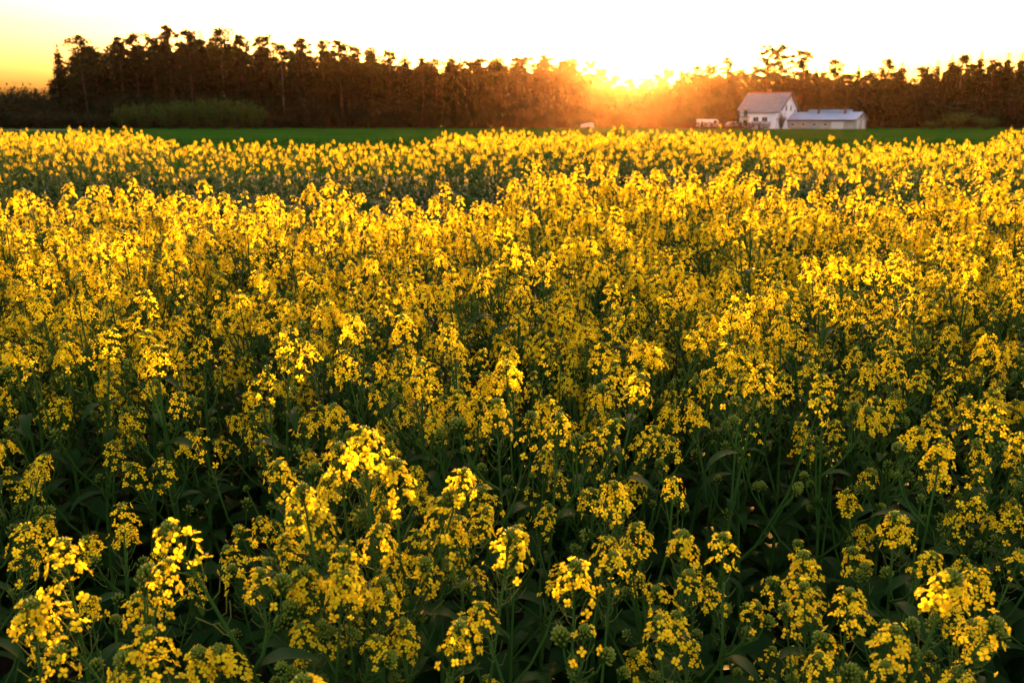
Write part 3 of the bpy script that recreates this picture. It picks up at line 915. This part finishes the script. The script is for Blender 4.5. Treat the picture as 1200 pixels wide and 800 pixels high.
M_brick = mat('chimney_brick', (0.25, 0.10, 0.06), (0.30, 0.13, 0.08), 3, 0.9)
M_hedge = mat('copper_hedge', (0.05, 0.018, 0.010), (0.08, 0.03, 0.015), .7, 0.9, trans=.2, spec=.03, world_noise=True)
M_post = mat('weathered_wood', (0.16, 0.12, 0.09), (0.22, 0.17, 0.13), 3, 0.9)

ANG = -R(40)                                                  # long axis of both buildings; gable towards right front
def boxpart(name, parent, m, *bx):
    b = MB()
    for q in bx: b.box(*q)
    return b.build(name, m, parent)

def window(parent, x, z, w, h, y=None, side='long'):
    """side long: on the wall y = y (outward -y); side gable: on the wall x = y (outward +x), x is then the place along y"""
    f, g = MB(), MB(); t = .09
    if side == 'long':
        f.box(x - w / 2, x + w / 2, y - .05, y + .02, z, z + t); f.box(x - w / 2, x + w / 2, y - .05, y + .02, z + h - t, z + h)
        f.box(x - w / 2, x - w / 2 + t, y - .047, y + .02, z + t, z + h - t); f.box(x + w / 2 - t, x + w / 2, y - .047, y + .02, z + t, z + h - t)
        f.box(x - .03, x + .03, y - .045, y + .02, z + t, z + h - t)
        f.box(x - w / 2 - .08, x + w / 2 + .08, y - .14, y + .02, z - .07, z - .002)
        g.box(x - w / 2 + t, x + w / 2 - t, y - .03, y + .02, z + t, z + h - t)
    else:
        X = y
        f.box(X - .02, X + .05, x - w / 2, x + w / 2, z, z + t); f.box(X - .02, X + .05, x - w / 2, x + w / 2, z + h - t, z + h)
        f.box(X - .02, X + .047, x - w / 2, x - w / 2 + t, z + t, z + h - t); f.box(X - .02, X + .047, x + w / 2 - t, x + w / 2, z + t, z + h - t)
        f.box(X - .02, X + .14, x - w / 2 - .08, x + w / 2 + .08, z - .07, z - .002)
        g.box(X - .02, X + .03, x - w / 2 + t, x + w / 2 - t, z + t, z + h - t)
    o = f.build('window', M_frame, parent)
    g.build('pane', M_glass, o)
    return o

# house: local x along the ridge (gable at +x), local y depth (near side at -y)
hc = at(923, 148, 190)
house = empty('farmhouse', (hc.x, hc.y, 0), ANG)
tag(house, 'white two-storey farmhouse with red-brown gable roof before the wood', 'house')
LX, WY, EZ, RZ = -9.2, 4.3, 4.2, 7.35
b = MB()
b.prism([(-WY, 0), (WY, 0), (WY, EZ), (0, RZ - .1), (-WY, EZ)], LX, 0)
# prism runs along y; turn so that it runs along x
b.v = [(y, x, z) for (x, y, z) in b.v]; b.f = [(a, c, d) for (a, d, c) in b.f]
b.build('wall', M_wall, house)
b = MB()
ov, th, ex = .55, .22, .45
sl = (RZ - EZ) / WY
def slope(b, y0, z0, y1, z1, x0, x1):
    n = b.add([(x0, y0, z0), (x1, y0, z0), (x1, y1, z1), (x0, y1, z1), (x0, y0, z0 + th), (x1, y0, z0 + th), (x1, y1, z1 + th), (x0, y1, z1 + th)])
    for q in ((0, 3, 2, 1), (4, 5, 6, 7), (0, 1, 5, 4), (1, 2, 6, 5), (2, 3, 7, 6), (3, 0, 4, 7)): b.quad(*[n + i for i in q])
slope(b, -WY - ov, EZ - ov * sl, 0, RZ, LX - ex, ex)
slope(b, 0, RZ, WY + ov, EZ - ov * sl, LX - ex, ex)
slope(b, -WY - 1.75, EZ - 1.75 * sl + .3, -WY - ov + .02, EZ - ov * sl + .05, LX + 2.6, ex - .1)
roof = b.build('roof', M_roof, house)
boxpart('ridge_cap', roof, M_brick, (LX - ex, ex, -.14, .14, RZ + th - .05, RZ + th + .09))
boxpart('chimney', roof, M_brick, (LX + 3.9, LX + 4.5, .3, .9, RZ - 1, RZ + .75), (LX + 3.8, LX + 4.6, .2, 1.0, RZ + .75, RZ + .87))
b = MB()
for sgn in (-1, 1):                                           # barge boards along the gable
    n = b.add([(ex, sgn * (WY + ov), EZ - ov * sl - .18), (ex + .06, sgn * (WY + ov), EZ - ov * sl - .18), (ex + .06, 0, RZ - .18), (ex, 0, RZ - .18),
               (ex, sgn * (WY + ov), EZ - ov * sl + .2), (ex + .06, sgn * (WY + ov), EZ - ov * sl + .2), (ex + .06, 0, RZ + .2), (ex, 0, RZ + .2)])
    for q in ((0, 3, 2, 1), (4, 5, 6, 7), (0, 1, 5, 4), (1, 2, 6, 5), (2, 3, 7, 6), (3, 0, 4, 7)): b.quad(*[n + i for i in q])
b.build('barge_board', M_dark, roof)
boxpart('side_wing', house, M_wall, (LX + 2.9, -.3, -WY - 1.35, -WY + .01, 0, 3.25))
window(house, LX + 4.4, 1.45, 1.3, 1.0, -WY - 1.35); window(house, LX + 6.4, 1.45, 1.3, 1.0, -WY - 1.35)
boxpart('balcony', house, M_dark, (LX + .05, LX + 2.85, -WY - 1.2, -WY - .02, 2.35, 2.5))
for k in range(6): boxpart('baluster', house, M_dark, (LX + .1 + k * .53, LX + .18 + k * .53, -WY - 1.19, -WY - 1.11, 2.5, 3.35))
boxpart('handrail', house, M_dark, (LX + .05, LX + 2.83, -WY - 1.2, -WY - 1.1, 3.35, 3.45))
window(house, LX + 1.4, 2.55, 1.0, 1.6, -WY); window(house, LX + 1.4, .6, 1.0, 1.3, -WY)
for (yy, z, w, h) in ((-1.5, 3.7, .8, 1.25), (1.0, 3.7, .8, 1.25), (0, 6.0, .5, .5), (3.3, 3.3, .7, .8), (2.3, 1.2, 1.1, 1.2)): window(house, yy, z, w, h, 0.0, 'gable')
d = boxpart('door', house, M_door, (0, .06, -3.0, -2.0, .1, 2.2)); boxpart('handle', d, M_dark, (.06, .12, -2.2, -2.08, 1.1, 1.16))
boxpart('porch', house, M_wall, (-.05, 1.3, -3.4, -1.5, 0, .12), (.1, 1.25, -3.35, -3.1, .12, .9))

# long shed to the right
sc_ = at(1008, 150.5, 183)
shed = empty('farm_shed', (sc_.x, sc_.y, 0), ANG)
tag(shed, 'long low beige shed with blue-grey sheet roof right of the farmhouse', 'shed')
SL, SW, SE, SR = -17.5, 3.3, 1.95, 3.35
b = MB(); b.prism([(-SW, 0), (SW, 0), (SW, SE), (0, SR - .08), (-SW, SE)], SL, 0)
b.v = [(y, x, z) for (x, y, z) in b.v]; b.f = [(a, c, d) for (a, d, c) in b.f]
b.build('wall', M_shed, shed)
b = MB(); th = .10; s2 = (SR - SE) / SW
slope(b, -SW - .45, SE - .45 * s2, 0, SR, SL - .3, .3); slope(b, 0, SR, SW + .45, SE - .45 * s2, SL - .3, .3)
sroof = b.build('roof', M_shedroof, shed)
ribs = MB()
for k in range(24):                                           # standing seams of the near roof slope
    x = SL + .1 + k * .74
    n = ribs.add([(x, -SW - .44, SE - .45 * s2 + th), (x + .07, -SW - .44, SE - .45 * s2 + th), (x + .07, 0, SR + th), (x, 0, SR + th), (x, -SW - .44, SE - .45 * s2 + th + .07), (x + .07, -SW - .44, SE - .45 * s2 + th + .07), (x + .07, 0, SR + th + .07), (x, 0, SR + th + .07)])
    for q in ((4, 5, 6, 7), (0, 1, 5, 4), (1, 2, 6, 5), (3, 0, 4, 7)): ribs.quad(*[n + i for i in q])
tag(ribs.build('roof_seams', M_shedroof, sroof), kind='stuff')
boxpart('raised_ridge', sroof, M_shedroof, (SL + 6.4, SL + 14.8, -.55, 2.4, SR - .5, SR + .62))
boxpart('vent_pipe', sroof, M_dark, (SL + 8.6, SL + 8.95, -.95, -.6, SR - .3, SR + .95)); boxpart('vent_pipe', sroof, M_dark, (SL + 14.2, SL + 14.5, -.95, -.6, SR - .3, SR + 1.05))
boxpart('fascia_board', sroof, M_dark, (SL - .28, .28, -SW - .50, -SW - .455, SE - .45 * s2 - .1, SE - .45 * s2 + .08))
for k in range(5): window(shed, SL + 2.0 + k * 2.35, .55, .8, .65, -SW)
boxpart('shutter_door', shed, M_door, (SL + 12.6, SL + 15.1, -SW - .06, -SW, .05, 1.5))
for yy in (-2.2, .9): boxpart('door', shed, M_door, (0, .06, yy, yy + .95, .05, 1.75))
boxpart('hatch', shed, M_dark, (0, .05, -.35, .35, 2.25, 2.75))

# small round conifer before the house gable, low copper hedge before the yard
tree('yard_conifer', 'shrub', 917, 129.5, 184, 'small dark round tree in front of the farmhouse gable', 'tree', None, .55, 0)
rr = random.Random(5)
for i in range(9):
    b, st = MB(), MB()
    px = 806 + i * 11.2
    p = at(px, 150, 183)
    for k in range(6): st.tube([(rr.uniform(-.9, .9), rr.uniform(-.3, .3), 0), (rr.uniform(-.9, .9), rr.uniform(-.4, .4), 1.2)], [.03, .01], 3)
    for k in range(620):
        leafquad(b, rr, Vector((rr.uniform(-1.2, 1.2), rr.gauss(0, .35), rr.uniform(.05, 1.35 + .25 * math.sin(i * 2.1 + k)))), rr.uniform(.12, .26))
    root = empty('hedge_shrub', (p.x, p.y, 0))
    st.build('stem', M_bark, root); b.build('foliage', M_hedge, root)
    tag(root, 'reddish hedge shrub before the farmyard, %s from the left' % ORD[i], 'hedge', 'reddish hedge shrubs before the farmyard')

# ------------------------------------------------------------------ vehicles in the yard
M_paint = mat('white_paint', (0.55, 0.54, 0.53), None, 1, 0.4, spec=0.3)
M_tyre = mat('tyre', (0.02, 0.02, 0.02), None, 1, 0.8)
M_rim = mat('rim', (0.4, 0.4, 0.42), None, 1, 0.35, metal=.8)
M_lamp = mat('lamp_glass', (0.55, 0.5, 0.45), None, 1, 0.2)
M_tarp = mat('pale_tarp', (0.42, 0.40, 0.38), (0.36, 0.34, 0.32), 2, 0.7)

def car(loc, rz, label, van):
    root = empty('parked_car', loc, rz)
    tag(root, label, 'car', 'cars parked in the farmyard')
    W = .88
    b = MB()
    if van: prof = [(-2.6, .35), (2.6, .35), (2.65, .9), (2.1, 1.15), (1.5, 1.9), (1.2, 2.0), (-2.5, 2.0), (-2.62, 1.8)]
    else: prof = [(-2.1, .35), (2.1, .35), (2.15, .75), (1.9, .92), (1.05, 1.0), (.45, 1.42), (.1, 1.47), (-1.0, 1.46), (-1.75, 1.05), (-2.1, .95)]
    b.prism(prof, -W, W)
    body = b.build('body', M_paint, root)
    wz = (1.2, 1.75) if van else (1.02, 1.38)
    spans = [(.6, 1.35)] if van else [(-1.35, -.45), (-.38, .45)]
    for sgn in (-1, 1):
        for x0, x1 in spans:
            g = MB(); g.prism([(x0, wz[0]), (x1 + .15, wz[0]), (x1 - .1, wz[1]), (x0 + .1, wz[1])], min(sgn * (W - .02), sgn * (W + .012)), max(sgn * (W - .02), sgn * (W + .012)))
            g.build('window', M_glass, root)
        for x in ((-1.7, 1.7) if van else (-1.3, 1.35)):
            t = MB()
            t.tube([(x, sgn * (W - .2), .33), (x, sgn * (W + .03), .33)], [.33, .33], 16)
            w_ = t.build('wheel', M_tyre, root)
            t = MB(); t.tube([(x, sgn * (W - .1), .33), (x, sgn * (W + .045), .33)], [.19, .17], 12); t.build('rim', M_rim, w_)
        xf = prof[2][0]
        boxpart('headlight', root, M_lamp, (xf - .12, xf + .02, sgn * .6 - .16, sgn * .6 + .16, .7, .85))
    return root
p = at(831, 147, 191); car((p.x, p.y, 0), R(8), 'long white van parked behind the reddish hedge, left of the farmhouse', True)
p = at(861, 147, 192); car((p.x, p.y, 0), R(20), 'small white car parked against the left corner of the farmhouse', False)
# covered trailer below the sun
p = at(688, 149.5, 176)
tr = empty('covered_trailer', (p.x, p.y, 0), R(10))
tag(tr, 'low pale covered trailer at the edge of the meadow under the sun', 'trailer')
b = MB(); b.prism([(-1.2, .45), (1.2, .45), (1.2, 1.15), (.9, 1.3), (-1.15, .95)], -.75, .75); b.build('cover', M_tarp, tr)
boxpart('bed', tr, M_post, (-1.25, 1.25, -.8, .8, .32, .445)); boxpart('drawbar', tr, M_dark, (1.25, 2.3, -.05, .05, .34, .42))
for sgn in (-1, 1):
    t = MB(); t.tube([(0, sgn * .82, .28), (0, sgn * .98, .28)], [.28, .28], 14); t.build('wheel', M_tyre, tr)

# ------------------------------------------------------------------ evening haze
hz = MB(); hz.box(-1520, 1520, -1520, 1520, -1.2, 36.0)
M_haze = bpy.data.materials.new('haze'); M_haze.use_nodes = True
n = M_haze.node_tree.nodes; n.clear()
ho = n.new('ShaderNodeOutputMaterial'); hv = n.new('ShaderNodeVolumePrincipled')
hv.inputs['Color'].default_value = (1.0, 0.58, 0.30, 1)
hv.inputs['Density'].default_value = 0.000032
hv.inputs['Anisotropy'].default_value = 0.95
M_haze.node_tree.links.new(hv.outputs[0], ho.inputs['Volume'])
tag(hz.build('haze', M_haze), 'thin warm evening haze over field and wood', 'haze', kind='stuff')
